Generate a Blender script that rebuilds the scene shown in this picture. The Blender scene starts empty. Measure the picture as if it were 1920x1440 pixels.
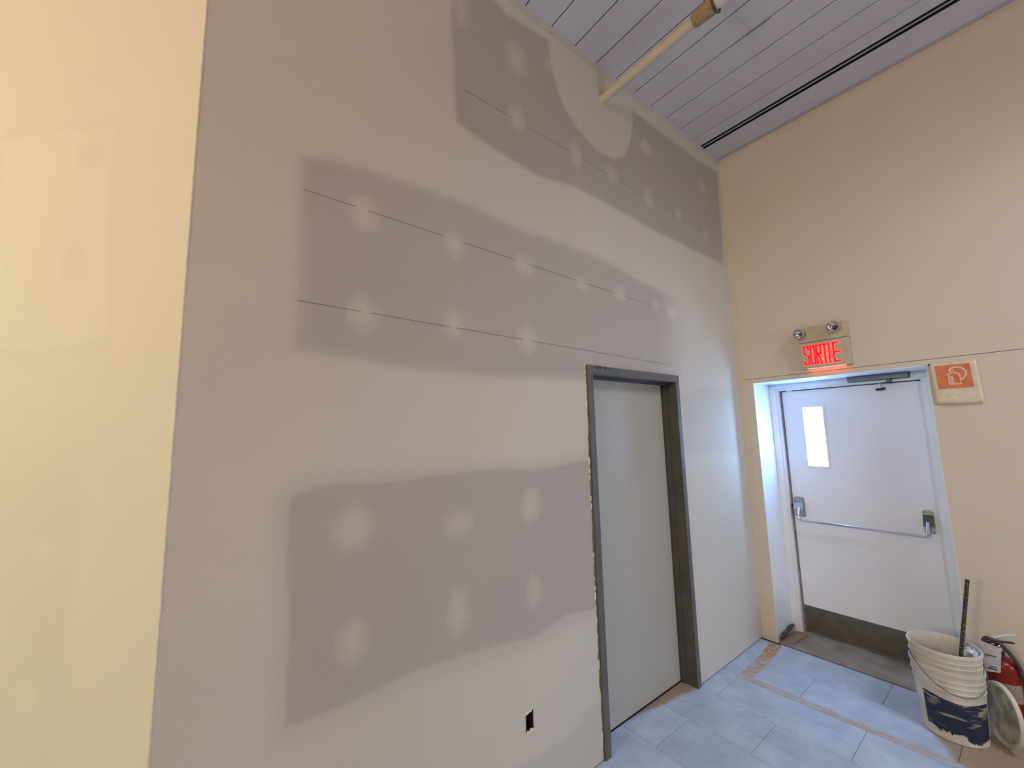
import bpy, bmesh, math, random
import numpy as np
from mathutils import Vector, Matrix

random.seed(3)
S = bpy.context.scene
COL = S.collection
PI = math.pi

# ------------------------------------------------------------------ camera
cam = bpy.data.cameras.new('camera')
cam.sensor_width = 36.0
cam.lens = 754.17 / 1920 * 36.0
cam.clip_start = 0.02
camo = bpy.data.objects.new('camera', cam)
COL.objects.link(camo)
yaw, pitch, roll = 0.9167, 0.1210, -0.0243
F = Vector((-math.sin(yaw)*math.cos(pitch), math.cos(yaw)*math.cos(pitch), math.sin(pitch)))
r0 = Vector((math.cos(yaw), math.sin(yaw), 0)); u0 = r0.cross(F)
Rv = r0*math.cos(roll) + u0*math.sin(roll); Uv = -r0*math.sin(roll) + u0*math.cos(roll)
M = Matrix((Rv, Uv, -F)).transposed().to_4x4()
M.translation = Vector((1.6308, -3.8535, 1.7657))
camo.matrix_world = M
S.camera = camo

# ------------------------------------------------------------------ view, sky, lamps
S.view_settings.view_transform = 'Standard'
S.view_settings.look = 'None'
S.view_settings.gamma = 1.0
S.view_settings.exposure = 0.0
S.view_settings.use_curve_mapping = False

W = bpy.data.worlds.new('sky'); S.world = W; W.use_nodes = True
wn = W.node_tree.nodes; wl = W.node_tree.links
bg = wn['Background']
tc = wn.new('ShaderNodeTexCoord'); sx = wn.new('ShaderNodeSeparateXYZ'); rp = wn.new('ShaderNodeValToRGB')
mr = wn.new('ShaderNodeMapRange'); mr.inputs[1].default_value = -0.25; mr.inputs[2].default_value = 0.6
wl.new(tc.outputs['Generated'], sx.inputs[0]); wl.new(sx.outputs[2], mr.inputs[0]); wl.new(mr.outputs[0], rp.inputs[0])
rp.color_ramp.elements[0].color = (0.30, 0.58, 0.95, 1)
rp.color_ramp.elements[1].color = (0.28, 0.57, 1.0, 1)
wl.new(rp.outputs[0], bg.inputs[0]); bg.inputs[1].default_value = 62.0     # overcast daylight outside

def area(name, loc, target, sx_, sy_, power, color, spread=PI):
    l = bpy.data.lights.new(name, 'AREA'); l.shape = 'RECTANGLE'; l.size = sx_; l.size_y = sy_
    l.energy = power; l.color = color; l.spread = spread
    o = bpy.data.objects.new(name, l); COL.objects.link(o); o.location = loc
    o.rotation_euler = (Vector(target)-Vector(loc)).to_track_quat('-Z', 'Y').to_euler()
    return o
# warm work light standing at the back of the hall, raking along the partition onto the angled wall
area('work_light', (0.9, -8.3, 2.8), (-0.6, -4.6, 1.7), 0.8, 0.8, 115.0, (1.000, 0.965, 0.574))
area('amber_fill', (2.8, -7.0, 3.9), (1.6, -2.0, 1.0), 2.0, 1.0, 40.0, (1.000, 0.225, 0.013))  # unseen orange fill added to balance the tones, no fixture here
# unseen daylight-coloured fill added on the right; the wall there has no opening
area('cool_side_fill', (5.9, -1.8, 1.7), (0.2, -0.8, 1.0), 1.4, 1.6, 60.0, (0.708, 0.900, 1.000))
area('overhead_fill', (3.3, -1.6, 4.1), (1.6, -1.2, 0.0), 0.9, 0.9, 31.0, (0.823, 0.855, 1.000), math.radians(120))  # unseen fill added overhead to brighten the floor
# guides daylight sampling through the vision panel of the exit door
pl = bpy.data.lights.new('daylight_portal', 'AREA'); pl.shape = 'RECTANGLE'; pl.size = 0.19; pl.size_y = 0.56
pl.cycles.is_portal = True
po = bpy.data.objects.new('daylight_portal', pl); COL.objects.link(po); po.location = (0.42, 0.4095, 1.672)
po.rotation_euler = (-PI/2, 0, 0)

# ------------------------------------------------------------------ materials
MATS = {}
def mat(name, color, rough=0.7, metal=0.0, var=0.06, scale=8.0, bump=0.0, bscale=180.0, color2=None, emit=None, estr=0.0, spec=0.4, thresh=(0.4, 0.6), objrand=0.0, detail=4.0, stretch=None):
    if name in MATS: return MATS[name]
    m = bpy.data.materials.new(name); m.use_nodes = True
    n = m.node_tree.nodes; l = m.node_tree.links; b = n['Principled BSDF']
    b.inputs['Roughness'].default_value = rough; b.inputs['Metallic'].default_value = metal
    b.inputs['Specular IOR Level'].default_value = spec
    t = n.new('ShaderNodeTexCoord'); nz = n.new('ShaderNodeTexNoise'); nz.inputs['Scale'].default_value = scale
    nz.inputs['Detail'].default_value = detail
    if stretch:
        mg = n.new('ShaderNodeMapping'); mg.inputs['Scale'].default_value = stretch; l.new(t.outputs['Object'], mg.inputs[0]); l.new(mg.outputs[0], nz.inputs['Vector'])
    else: l.new(t.outputs['Object'], nz.inputs['Vector'])
    r = n.new('ShaderNodeValToRGB'); l.new(nz.outputs['Fac'], r.inputs[0])
    c = color; e = r.color_ramp.elements
    e[0].position, e[1].position = (thresh if color2 else (0.3, 0.7))
    e[0].color = (c[0]*(1-var), c[1]*(1-var), c[2]*(1-var), 1)
    c2 = color2 or (c[0]*(1+var), c[1]*(1+var), c[2]*(1+var))
    e[1].color = (min(c2[0], 1), min(c2[1], 1), min(c2[2], 1), 1)
    out = r.outputs[0]
    if objrand:
        oi = n.new('ShaderNodeObjectInfo'); hs = n.new('ShaderNodeHueSaturation'); mp = n.new('ShaderNodeMapRange')
        mp.inputs[3].default_value = 1-objrand; mp.inputs[4].default_value = 1+objrand
        l.new(oi.outputs['Random'], mp.inputs[0]); l.new(mp.outputs[0], hs.inputs['Value']); l.new(out, hs.inputs['Color']); out = hs.outputs[0]
    l.new(out, b.inputs['Base Color'])
    if bump:
        nb = n.new('ShaderNodeTexNoise'); nb.inputs['Scale'].default_value = bscale; nb.inputs['Detail'].default_value = 3
        l.new(t.outputs['Object'], nb.inputs['Vector'])
        bp = n.new('ShaderNodeBump'); bp.inputs['Strength'].default_value = bump; bp.inputs['Distance'].default_value = 0.002
        l.new(nb.outputs['Fac'], bp.inputs['Height']); l.new(bp.outputs[0], b.inputs['Normal'])
    if emit:
        b.inputs['Emission Color'].default_value = (*emit, 1); b.inputs['Emission Strength'].default_value = estr
    MATS[name] = m
    return m

def wall_mat(name, lo, hi, var=0.03, bump=0.25):
    """two-tone wall: attribute 'tone' 0 -> bare board paper, 1 -> joint compound"""
    m = bpy.data.materials.new(name); m.use_nodes = True
    n = m.node_tree.nodes; l = m.node_tree.links; b = n['Principled BSDF']
    b.inputs['Roughness'].default_value = 0.75; b.inputs['Specular IOR Level'].default_value = 0.25
    a = n.new('ShaderNodeAttribute'); a.attribute_name = 'tone'
    mx = n.new('ShaderNodeMix'); mx.data_type = 'RGBA'
    l.new(a.outputs['Fac'], mx.inputs[0]); mx.inputs[6].default_value = (*lo, 1); mx.inputs[7].default_value = (*hi, 1)
    t = n.new('ShaderNodeTexCoord'); nz = n.new('ShaderNodeTexNoise'); nz.inputs['Scale'].default_value = 1.3; nz.inputs['Detail'].default_value = 5
    l.new(t.outputs['Object'], nz.inputs['Vector'])
    mp = n.new('ShaderNodeMapRange'); mp.inputs[1].default_value = .3; mp.inputs[2].default_value = .7; mp.inputs[3].default_value = 1-var; mp.inputs[4].default_value = 1+var
    l.new(nz.outputs['Fac'], mp.inputs[0])
    hs = n.new('ShaderNodeHueSaturation'); l.new(mx.outputs[2], hs.inputs['Color']); l.new(mp.outputs[0], hs.inputs['Value'])
    l.new(hs.outputs[0], b.inputs['Base Color'])
    nb = n.new('ShaderNodeTexNoise'); nb.inputs['Scale'].default_value = 130; nb.inputs['Detail'].default_value = 4
    l.new(t.outputs['Object'], nb.inputs['Vector'])
    bp = n.new('ShaderNodeBump'); bp.inputs['Strength'].default_value = bump; bp.inputs['Distance'].default_value = 0.002
    l.new(nb.outputs['Fac'], bp.inputs['Height']); l.new(bp.outputs[0], b.inputs['Normal'])
    return m

def floor_mat(name, base, bare):
    """dusty vinyl: blue-grey with pale plaster dust; bucket shade painted in brown by the extinguisher; a bare, undusted brown zone in the doorway"""
    m = bpy.data.materials.new(name); m.use_nodes = True
    n = m.node_tree.nodes; l = m.node_tree.links; b = n['Principled BSDF']
    b.inputs['Roughness'].default_value = 0.55; b.inputs['Specular IOR Level'].default_value = 0.3
    g = n.new('ShaderNodeNewGeometry'); sp = n.new('ShaderNodeSeparateXYZ'); l.new(g.outputs['Position'], sp.inputs[0])
    nz = n.new('ShaderNodeTexNoise'); nz.inputs['Scale'].default_value = 4.0; nz.inputs['Detail'].default_value = 10; nz.inputs['Roughness'].default_value = .74
    l.new(g.outputs['Position'], nz.inputs['Vector'])
    r = n.new('ShaderNodeValToRGB'); l.new(nz.outputs['Fac'], r.inputs[0])
    r.color_ramp.elements[0].position = .3; r.color_ramp.elements[1].position = .72
    r.color_ramp.elements[0].color = (base[0]*.74, base[1]*.75, base[2]*.77, 1)
    r.color_ramp.elements[1].color = (base[0]*1.20, base[1]*1.18, base[2]*1.12, 1)
    # streaks of wiped dust
    mpg = n.new('ShaderNodeMapping'); mpg.inputs['Scale'].default_value = (2, 22, 1); mpg.inputs['Rotation'].default_value = (0, 0, .5)
    l.new(g.outputs['Position'], mpg.inputs[0])
    n2 = n.new('ShaderNodeTexNoise'); n2.inputs['Scale'].default_value = 1.6; n2.inputs['Detail'].default_value = 6; l.new(mpg.outputs[0], n2.inputs['Vector'])
    r2 = n.new('ShaderNodeMapRange'); r2.inputs[1].default_value = .55; r2.inputs[2].default_value = .8; r2.inputs[4].default_value = .4; l.new(n2.outputs['Fac'], r2.inputs[0])
    mx = n.new('ShaderNodeMix'); mx.data_type = 'RGBA'; l.new(r2.outputs[0], mx.inputs[0]); l.new(r.outputs[0], mx.inputs[6]); mx.inputs[7].default_value = (.55, .57, .60, 1)
    # specks
    vo = n.new('ShaderNodeTexVoronoi'); vo.inputs['Scale'].default_value = 26; l.new(g.outputs['Position'], vo.inputs['Vector'])
    vm = n.new('ShaderNodeMapRange'); vm.inputs[1].default_value = .10; vm.inputs[2].default_value = .05; l.new(vo.outputs['Distance'], vm.inputs[0])
    vc = n.new('ShaderNodeSeparateColor'); l.new(vo.outputs['Color'], vc.inputs[0])
    vg = n.new('ShaderNodeMath'); vg.operation = 'GREATER_THAN'; vg.inputs[1].default_value = .86; l.new(vc.outputs[0], vg.inputs[0])
    vmul = n.new('ShaderNodeMath'); vmul.operation = 'MULTIPLY'; l.new(vm.outputs[0], vmul.inputs[0]); l.new(vg.outputs[0], vmul.inputs[1])
    m3 = n.new('ShaderNodeMix'); m3.data_type = 'RGBA'; l.new(vmul.outputs[0], m3.inputs[0]); l.new(mx.outputs[2], m3.inputs[6]); m3.inputs[7].default_value = (.75, .77, .80, 1)
    # painted bucket shade mask : (x + 0.47*y + noise) > threshold near the bucket
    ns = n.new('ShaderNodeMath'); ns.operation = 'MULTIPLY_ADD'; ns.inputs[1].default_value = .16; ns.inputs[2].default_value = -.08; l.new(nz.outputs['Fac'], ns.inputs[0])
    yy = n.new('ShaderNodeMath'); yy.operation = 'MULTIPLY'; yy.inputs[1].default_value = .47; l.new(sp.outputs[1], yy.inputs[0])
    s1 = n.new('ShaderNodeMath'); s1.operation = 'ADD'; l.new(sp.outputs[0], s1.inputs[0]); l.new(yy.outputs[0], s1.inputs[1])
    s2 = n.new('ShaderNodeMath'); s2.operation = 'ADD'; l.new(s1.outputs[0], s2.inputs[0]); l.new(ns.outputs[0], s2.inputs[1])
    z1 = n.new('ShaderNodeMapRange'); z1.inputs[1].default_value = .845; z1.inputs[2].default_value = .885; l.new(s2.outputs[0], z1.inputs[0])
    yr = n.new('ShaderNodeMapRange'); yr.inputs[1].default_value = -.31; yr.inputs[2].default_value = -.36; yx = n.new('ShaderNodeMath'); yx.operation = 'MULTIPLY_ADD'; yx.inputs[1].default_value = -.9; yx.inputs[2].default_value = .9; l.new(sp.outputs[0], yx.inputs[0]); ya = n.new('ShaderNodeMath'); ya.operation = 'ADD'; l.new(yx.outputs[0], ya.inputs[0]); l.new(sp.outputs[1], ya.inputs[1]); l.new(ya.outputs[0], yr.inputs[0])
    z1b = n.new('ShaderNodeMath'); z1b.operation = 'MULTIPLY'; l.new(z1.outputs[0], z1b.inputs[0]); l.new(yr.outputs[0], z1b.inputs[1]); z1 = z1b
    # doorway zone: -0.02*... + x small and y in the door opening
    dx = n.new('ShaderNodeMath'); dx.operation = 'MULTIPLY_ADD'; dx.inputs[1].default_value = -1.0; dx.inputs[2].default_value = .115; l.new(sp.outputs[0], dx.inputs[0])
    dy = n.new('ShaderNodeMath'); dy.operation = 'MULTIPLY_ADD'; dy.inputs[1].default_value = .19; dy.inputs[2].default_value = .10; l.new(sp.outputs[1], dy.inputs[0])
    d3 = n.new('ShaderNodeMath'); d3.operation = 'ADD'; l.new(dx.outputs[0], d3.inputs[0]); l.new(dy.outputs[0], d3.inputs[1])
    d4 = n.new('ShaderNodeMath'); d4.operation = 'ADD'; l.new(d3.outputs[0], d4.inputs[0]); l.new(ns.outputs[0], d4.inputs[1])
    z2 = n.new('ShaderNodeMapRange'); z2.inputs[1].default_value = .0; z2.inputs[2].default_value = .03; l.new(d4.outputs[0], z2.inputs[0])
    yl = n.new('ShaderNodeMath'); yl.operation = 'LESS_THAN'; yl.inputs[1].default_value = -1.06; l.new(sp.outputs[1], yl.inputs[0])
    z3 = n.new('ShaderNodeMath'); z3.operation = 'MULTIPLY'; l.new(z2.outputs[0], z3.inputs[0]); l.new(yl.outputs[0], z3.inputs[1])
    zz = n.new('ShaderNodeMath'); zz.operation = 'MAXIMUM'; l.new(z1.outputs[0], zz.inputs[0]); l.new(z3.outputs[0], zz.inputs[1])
    m4 = n.new('ShaderNodeMix'); m4.data_type = 'RGBA'; l.new(zz.outputs[0], m4.inputs[0]); l.new(m3.outputs[2], m4.inputs[6]); m4.inputs[7].default_value = (*bare, 1)  # one brown for the painted bucket shade and the undusted doorway
    oi = n.new('ShaderNodeObjectInfo'); hs = n.new('ShaderNodeHueSaturation'); mp = n.new('ShaderNodeMapRange')
    mp.inputs[3].default_value = .95; mp.inputs[4].default_value = 1.05
    l.new(oi.outputs['Random'], mp.inputs[0]); l.new(mp.outputs[0], hs.inputs['Value']); l.new(m4.outputs[2], hs.inputs['Color'])
    l.new(hs.outputs[0], b.inputs['Base Color'])
    return m

M_DRY = wall_mat('drywall', (.435, .395, .372), (.61, .568, .51))
M_CRM = wall_mat('primed_wall', (.69, .635, .585), (.745, .69, .635), var=.02)
M_BEI = mat('beige_wall_paint', (.62, .56, .485), .6, var=.02, scale=2.0, bump=.3, bscale=110)
M_CEIL = mat('lavender_white_metal', (.60, .58, .69), .5, var=.04, scale=3.0, bump=.1)
M_CSTRIP = mat('ceiling_edge_compound', (.53, .51, .50), .8, var=.04)
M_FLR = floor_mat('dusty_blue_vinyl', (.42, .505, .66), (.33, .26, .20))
M_GAP = mat('dark_gap', (.02, .018, .016), .9)
M_CONC = mat('threshold_concrete', (.235, .215, .19), .85, var=.12, scale=6, bump=.6, color2=(.36, .335, .30), thresh=(.35, .8), detail=9)
M_FRAME = mat('grey_steel_primer', (.118, .112, .115), .6, var=.10, scale=6, bump=.1, spec=.5)
M_JAMB = mat('dark_jamb_steel', (.075, .068, .062), .6, var=.15, scale=9)
M_SLAB = mat('pale_grey_door_skin', (.45, .43, .385), .5, var=.03, scale=1.5)
M_WHITE = mat('white_door_enamel', (.80, .84, .92), .45, var=.02, scale=3, bump=.15, bscale=90)
M_JWHITE = mat('white_jamb_enamel', (.80, .83, .90), .4, var=.03, scale=5)
M_KICK = mat('brushed_kick_steel', (.18, .158, .138), .42, metal=.75, var=.12, scale=12)
M_STEEL = mat('satin_steel', (.42, .44, .46), .28, metal=.9, var=.08, scale=30)
M_CHROME = mat('chrome', (.75, .75, .76), .12, metal=1.0, var=.05, scale=60)
M_DKMETAL = mat('dark_metal', (.12, .12, .13), .4, metal=.6)
M_CLOSER = mat('closer_grey', (.17, .18, .205), .45, metal=.4, var=.06)
M_BLACK = mat('black_plastic', (.015, .015, .017), .5)
M_STRIP = mat('grey_weather_strip', (.24, .22, .22), .7, var=.2, scale=40)
M_SIGN = mat('aged_beige_sign_metal', (.50, .43, .31), .5, var=.05, scale=10)
M_PAPER = mat('yellowed_paper', (.66, .58, .45), .55, var=.08, scale=30, bump=.5, bscale=40)
M_ORANGE = mat('faded_orange_print', (.60, .17, .08), .5, var=.14, scale=25, bump=.5, bscale=40)
M_PINKLINE = mat('pale_print_line', (.78, .50, .38), .5, var=.05)
M_PIPE = mat('cream_pipe_paint', (.56, .51, .43), .5, var=.06, scale=12)
M_COUP = mat('tan_coupling_tape', (.36, .25, .15), .6, var=.2, scale=50)
M_BUCKET = mat('stained_white_plastic', (.53, .495, .43), .5, var=.07, scale=9, bump=.3, bscale=60, color2=(.66, .635, .59), thresh=(.35, .7))
M_BLABEL = mat('navy_label', (.016, .024, .055), .45, scale=9, color2=(.30, .27, .22), thresh=(.55, .66), detail=10, stretch=(1, 1, 4.5))
M_LID = mat('dirty_grey_lid', (.27, .26, .23), .7, scale=16, color2=(.52, .50, .44), thresh=(.38, .62), detail=7)
M_RED = mat('red_enamel', (.19, .013, .010), .3, var=.12, scale=20)
M_TAG = mat('grey_white_tag', (.52, .52, .56), .7, scale=55, color2=(.40, .40, .46), thresh=(.5, .56))
M_ELABEL = mat('beige_cylinder_label', (.33, .26, .21), .6, scale=70, color2=(.22, .17, .14), thresh=(.55, .65))
M_RUBBER = mat('black_hose_rubber', (.05, .04, .035), .6, scale=40, color2=(.16, .14, .10), thresh=(.5, .8))
M_TAPE = mat('ochre_tape', (.42, .27, .11), .75, scale=20, color2=(.40, .36, .34), thresh=(.50, .58), detail=8)
M_TAPE2 = mat('peach_tape_residue', (.44, .37, .34), .8, scale=18, color2=(.40, .44, .52), thresh=(.42, .62), detail=8)
M_ROD = mat('plaster_spotted_steel', (.035, .033, .03), .7, scale=120, color2=(.22, .20, .17), thresh=(.52, .68), bump=.8)
M_BAG = mat('crumpled_clear_plastic', (.62, .66, .70), .25, var=.1, scale=20)
M_WOOD = mat('dirty_plywood', (.26, .20, .14), .85, var=.2, scale=18, bump=.5)
M_CHIP = mat('compound_crumbs', (.74, .70, .60), .9)
M_BROWN = mat('torn_paper_edge', (.16, .12, .085), .9, var=.25, scale=30)
M_PENCIL = mat('pencil_line', (.20, .18, .17), .9)

def glass_mat():
    m = bpy.data.materials.new('door_glass'); m.use_nodes = True
    n = m.node_tree.nodes; l = m.node_tree.links; n.clear()
    o = n.new('ShaderNodeOutputMaterial'); t = n.new('ShaderNodeBsdfTransparent'); t.inputs[0].default_value = (.95, .97, 1, 1)
    g = n.new('ShaderNodeBsdfGlossy'); g.inputs['Roughness'].default_value = .02
    x = n.new('ShaderNodeMixShader'); x.inputs[0].default_value = .05
    l.new(t.outputs[0], x.inputs[1]); l.new(g.outputs[0], x.inputs[2]); l.new(x.outputs[0], o.inputs[0])
    return m
M_GLASS = glass_mat()

# ------------------------------------------------------------------ mesh helpers
def add_box(bm, a, b, bev=0.0):
    x0, y0, z0 = [min(p, q) for p, q in zip(a, b)]; x1, y1, z1 = [max(p, q) for p, q in zip(a, b)]
    if bev:
        t = bmesh.new(); add_box(t, a, b); bmesh.ops.bevel(t, geom=t.edges[:], offset=bev, segments=2, affect='EDGES', profile=.7)
        me = bpy.data.meshes.new('t'); t.to_mesh(me); t.free(); bm.from_mesh(me); bpy.data.meshes.remove(me); return
    v = [bm.verts.new(p) for p in [(x0,y0,z0),(x1,y0,z0),(x1,y1,z0),(x0,y1,z0),(x0,y0,z1),(x1,y0,z1),(x1,y1,z1),(x0,y1,z1)]]
    for f in [(0,3,2,1),(4,5,6,7),(0,1,5,4),(1,2,6,5),(2,3,7,6),(3,0,4,7)]: bm.faces.new([v[i] for i in f])

def add_lathe(bm, prof, c=(0,0,0), axis=(0,0,1), seg=32, caps=(True, True)):
    q = Vector((0,0,1)).rotation_difference(Vector(axis).normalized()); c = Vector(c); rings = []
    for r, h in prof:
        rings.append([bm.verts.new(c + q @ Vector((r*math.cos(2*PI*i/seg), r*math.sin(2*PI*i/seg), h))) for i in range(seg)])
    for a, b in zip(rings, rings[1:]):
        for i in range(seg): bm.faces.new([a[i], a[(i+1)%seg], b[(i+1)%seg], b[i]])
    if caps[0]: bm.faces.new(rings[0][::-1])
    if caps[1]: bm.faces.new(rings[-1])

def add_tube(bm, pts, r, seg=12):
    pts = [Vector(p) for p in pts]; rings = []
    rr = r if isinstance(r, (list, tuple)) else [r]*len(pts)
    up = Vector((0.13, 0.21, .97)).normalized()
    for i, p in enumerate(pts):
        d = (pts[min(i+1, len(pts)-1)] - pts[max(i-1, 0)]).normalized()
        a = d.cross(up)
        if a.length < .05: a = d.cross(Vector((1,0,0)))
        a.normalize(); b = d.cross(a)
        rings.append([bm.verts.new(p + rr[i]*(a*math.cos(2*PI*k/seg)+b*math.sin(2*PI*k/seg))) for k in range(seg)])
    for a, b in zip(rings, rings[1:]):
        for i in range(seg): bm.faces.new([a[i], a[(i+1)%seg], b[(i+1)%seg], b[i]])
    bm.faces.new(rings[0][::-1]); bm.faces.new(rings[-1])

def add_prism(bm, poly, f, d):
    """poly: list of 2D points; f(u,v,w)->3D; extruded from w=0 to w=d"""
    a = [bm.verts.new(f(u, v, 0)) for u, v in poly]; b = [bm.verts.new(f(u, v, d)) for u, v in poly]
    bm.faces.new(a); bm.faces.new(b[::-1]); n = len(poly)
    for i in range(n): bm.faces.new([a[i], b[i], b[(i+1)%n], a[(i+1)%n]])

def obj(name, bm, m, parent=None, smooth=False, origin=None):
    bmesh.ops.recalc_face_normals(bm, faces=bm.faces[:])
    me = bpy.data.meshes.new(name)
    if origin is not None: bmesh.ops.translate(bm, verts=bm.verts[:], vec=-Vector(origin))
    bm.to_mesh(me); bm.free(); me.materials.append(m)
    if smooth:
        for p in me.polygons: p.use_smooth = True
        try: me.set_sharp_from_angle(angle=math.radians(38))
        except Exception: pass
    o = bpy.data.objects.new(name, me); COL.objects.link(o)
    if origin is not None: o.location = origin
    if parent is not None:
        o.parent = parent; o.matrix_parent_inverse = Matrix.Translation(-Vector(parent.matrix_world.translation)) if False else parent_inv(parent)
    return o
def world_loc(o):
    v = Vector(o.location)
    return v
def parent_inv(p):
    m = Matrix.Identity(4); c = p; chain = []
    while c is not None: chain.append(c); c = c.parent
    w = Matrix.Identity(4)
    for c in reversed(chain):
        w = w @ c.matrix_parent_inverse @ Matrix.LocRotScale(c.location, c.rotation_euler, c.scale)
    return w.inverted()
def box(name, a, b, m, parent=None, bev=0.0):
    bm = bmesh.new(); add_box(bm, a, b, bev); return obj(name, bm, m, parent, smooth=bev > 0)
def thing(name, label, cat, loc, group=None):
    o = bpy.data.objects.new(name, None); COL.objects.link(o); o.location = loc; o.empty_display_size = .05
    o['label'] = label; o['category'] = cat
    if group: o['group'] = group
    return o
def tag(o, label, cat, group=None):
    o['label'] = label; o['category'] = cat
    if group: o['group'] = group
    return o
def struct(o, label=None, cat='wall'):
    o['kind'] = 'structure'; o['category'] = cat
    if label: o['label'] = label
    return o

# ------------------------------------------------------------------ tone maps of the boards
def sdf(P, poly):
    """signed distance (negative inside) of points P (n,2) to polygon"""
    poly = np.array(poly); d = np.full(len(P), 1e9); ins = np.zeros(len(P), bool)
    for i in range(len(poly)):
        a = poly[i]; b = poly[(i+1) % len(poly)]; e = b-a; w = P-a
        t = np.clip((w@e)/(e@e+1e-12), 0, 1); d = np.minimum(d, np.hypot(*(w-np.outer(t, e)).T))
        c = ((a[1] <= P[:,1]) != (b[1] <= P[:,1]))
        with np.errstate(divide='ignore', invalid='ignore'):
            xi = a[0] + (P[:,1]-a[1])/(b[1]-a[1]+1e-15)*(b[0]-a[0])
        ins ^= c & (P[:,0] < xi)
    return np.where(ins, -d, d)
def smooth(e0, e1, x):
    t = np.clip((x-e0)/(e1-e0), 0, 1); return t*t*(3-2*t)
def wob(P, a, k, s=0.0):
    return P + a*np.stack([np.sin(P[:,1]*k+s)+.6*np.sin(P[:,1]*k*2.7+P[:,0]*k+1+s), np.sin(P[:,0]*k+2+s)+.6*np.sin(P[:,0]*k*2.3+P[:,1]*k*1.3+s)], 1)

R1 = [(-2.938,3.87),(-2.934,3.519),(-2.917,3.34),(-2.62,3.286),(-2.41,3.26),(-2.148,3.293),(-1.795,3.299),(-1.379,3.29),(-0.716,3.263),(-0.10,3.28),(-0.045,4.22),(-0.303,4.19),(-0.838,4.177),(-1.319,4.196),(-1.379,4.197),(-1.393,4.056),(-1.426,3.923),(-1.51,3.765),(-1.652,3.671),(-1.823,3.65),(-1.926,3.693),(-2.015,3.736),(-2.118,3.818),(-2.184,3.914),(-2.222,4.08),(-2.242,4.239),(-2.354,4.222),(-2.569,4.194),(-2.659,4.228),(-2.83,4.205),(-2.93,4.098)]
R2 = [(-3.599,2.859),(-3.502,2.882),(-3.33,2.893),(-3.08,2.911),(-2.783,2.913),(-2.502,2.888),(-1.982,2.884),(-1.426,2.83),(-0.828,2.769),(-0.70,2.644),(-0.80,2.453),(-0.94,2.23),(-0.97,2.16),(-2.046,2.072),(-2.457,2.064),(-2.798,2.052),(-3.079,2.049),(-3.315,2.065),(-3.517,2.078),(-3.611,2.088),(-3.605,2.26)]
R3 = [(-3.596,1.56),(-3.52,1.59),(-3.428,1.591),(-3.307,1.577),(-3.174,1.571),(-3.078,1.585),(-2.921,1.595),(-2.806,1.599),(-2.477,1.58),(-2.03,1.588),(-2.02,1.186),(-2.0,0.763),(-2.288,0.804),(-2.509,0.779),(-2.819,0.806),(-3.077,0.828),(-3.294,0.81),(-3.443,0.806),(-3.576,0.815),(-3.589,0.824)]
R3b = [(-3.638,1.578),(-3.574,1.627),(-3.429,1.634),(-3.175,1.626),(-2.92,1.631),(-2.475,1.624),(-2.03,1.637),(-2.02,1.186),(-2.0,0.708),(-2.291,0.739),(-2.511,0.718),(-2.821,0.74),(-3.077,0.768),(-3.293,0.754),(-3.442,0.754),(-3.574,0.753),(-3.63,0.774)]
R4 = [(-2.9,0.25),(-2.773,0.27),(-2.357,0.23),(-2.222,0.251),(-2.158,0.302),(-2.0,0.29),(-2.0,-0.1),(-2.95,-.1)]
R5 = [(-0.99,2.022),(-0.549,2.10),(-0.10,2.12),(-0.10,1.556),(-1.0,1.577)]
SPOTS = [(-3.365,2.702,.077,.078),(-2.937,2.682,.065,.071),(-2.502,2.68,.084,.077),(-2.035,2.669,.068,.056),(-1.663,2.681,.075,.065),(-1.253,2.68,.069,.05),(-1.036,2.659,.076,.052),(-3.364,2.259,.081,.078),(-2.937,2.282,.063,.075),(-2.487,2.26,.075,.08),(-2.513,3.941,.081,.107),(-2.518,3.562,.071,.089),(-2.038,3.537,.066,.092),(-1.674,3.541,.072,.071),(-1.247,3.517,.072,.09),(-0.828,3.52,.059,.059),(-0.398,3.484,.049,.063),(-1.228,3.941,.088,.071),(-0.372,3.942,.061,.072),(-2.255,4.061,.037,.046),(-3.375,1.421,.089,.083),(-2.923,1.373,.093,.074),(-2.502,1.403,.071,.09),(-3.376,1.022,.063,.093),(-2.932,.993,.066,.113),(-2.501,.976,.062,.095),(-2.882,4.003,.059,.097)]

def tone_A(P):
    Q = wob(P, .006, 5.0)
    t = np.ones(len(P))
    def dark(poly, amt, fe, pts=Q):
        nonlocal t
        t -= amt*(1-smooth(-fe, fe, sdf(pts, poly)))
    dark(R1, .55, .022); dark(R1, .42, .012)
    fade = 1-smooth(-1.35, -.75, P[:,0]); t0 = t.copy(); dark(R2, .50, .055); dark(R2, .36, .012); t = t0+(t-t0)*fade
    dark(R3b, .32, .05); dark(R3, .58, .011)
    dark(R4, .25, .012); dark(R5, .30, .04)
    # thinner coat of compound near the doorway and at the floor
    rs = random.Random(5)
    for (y, z, a, b) in SPOTS:
        k = rs.choice([5, 6, 6, 7]); ph = rs.uniform(0, 6)
        poly = [(y + a*rs.uniform(.85, 1.2)*math.cos(ph+2*PI*i/k), z + b*rs.uniform(.85, 1.25)*math.sin(ph+2*PI*i/k)) for i in range(k)]
        s = sdf(P, poly); add = .34*(1-smooth(-.010, .010, s)) + .30*(1-smooth(-.055, -.01, s))
        t = np.where(add > 0, np.minimum(t+add, np.maximum(t, 1.0)), t)
    # tape coat: corner and ceiling edge
    t -= .18*(1-smooth(.004, .012, np.abs(P[:,0]+.075)))*(P[:,1] > 2.4)
    return np.clip(t, -.2, 1.15)

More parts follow.
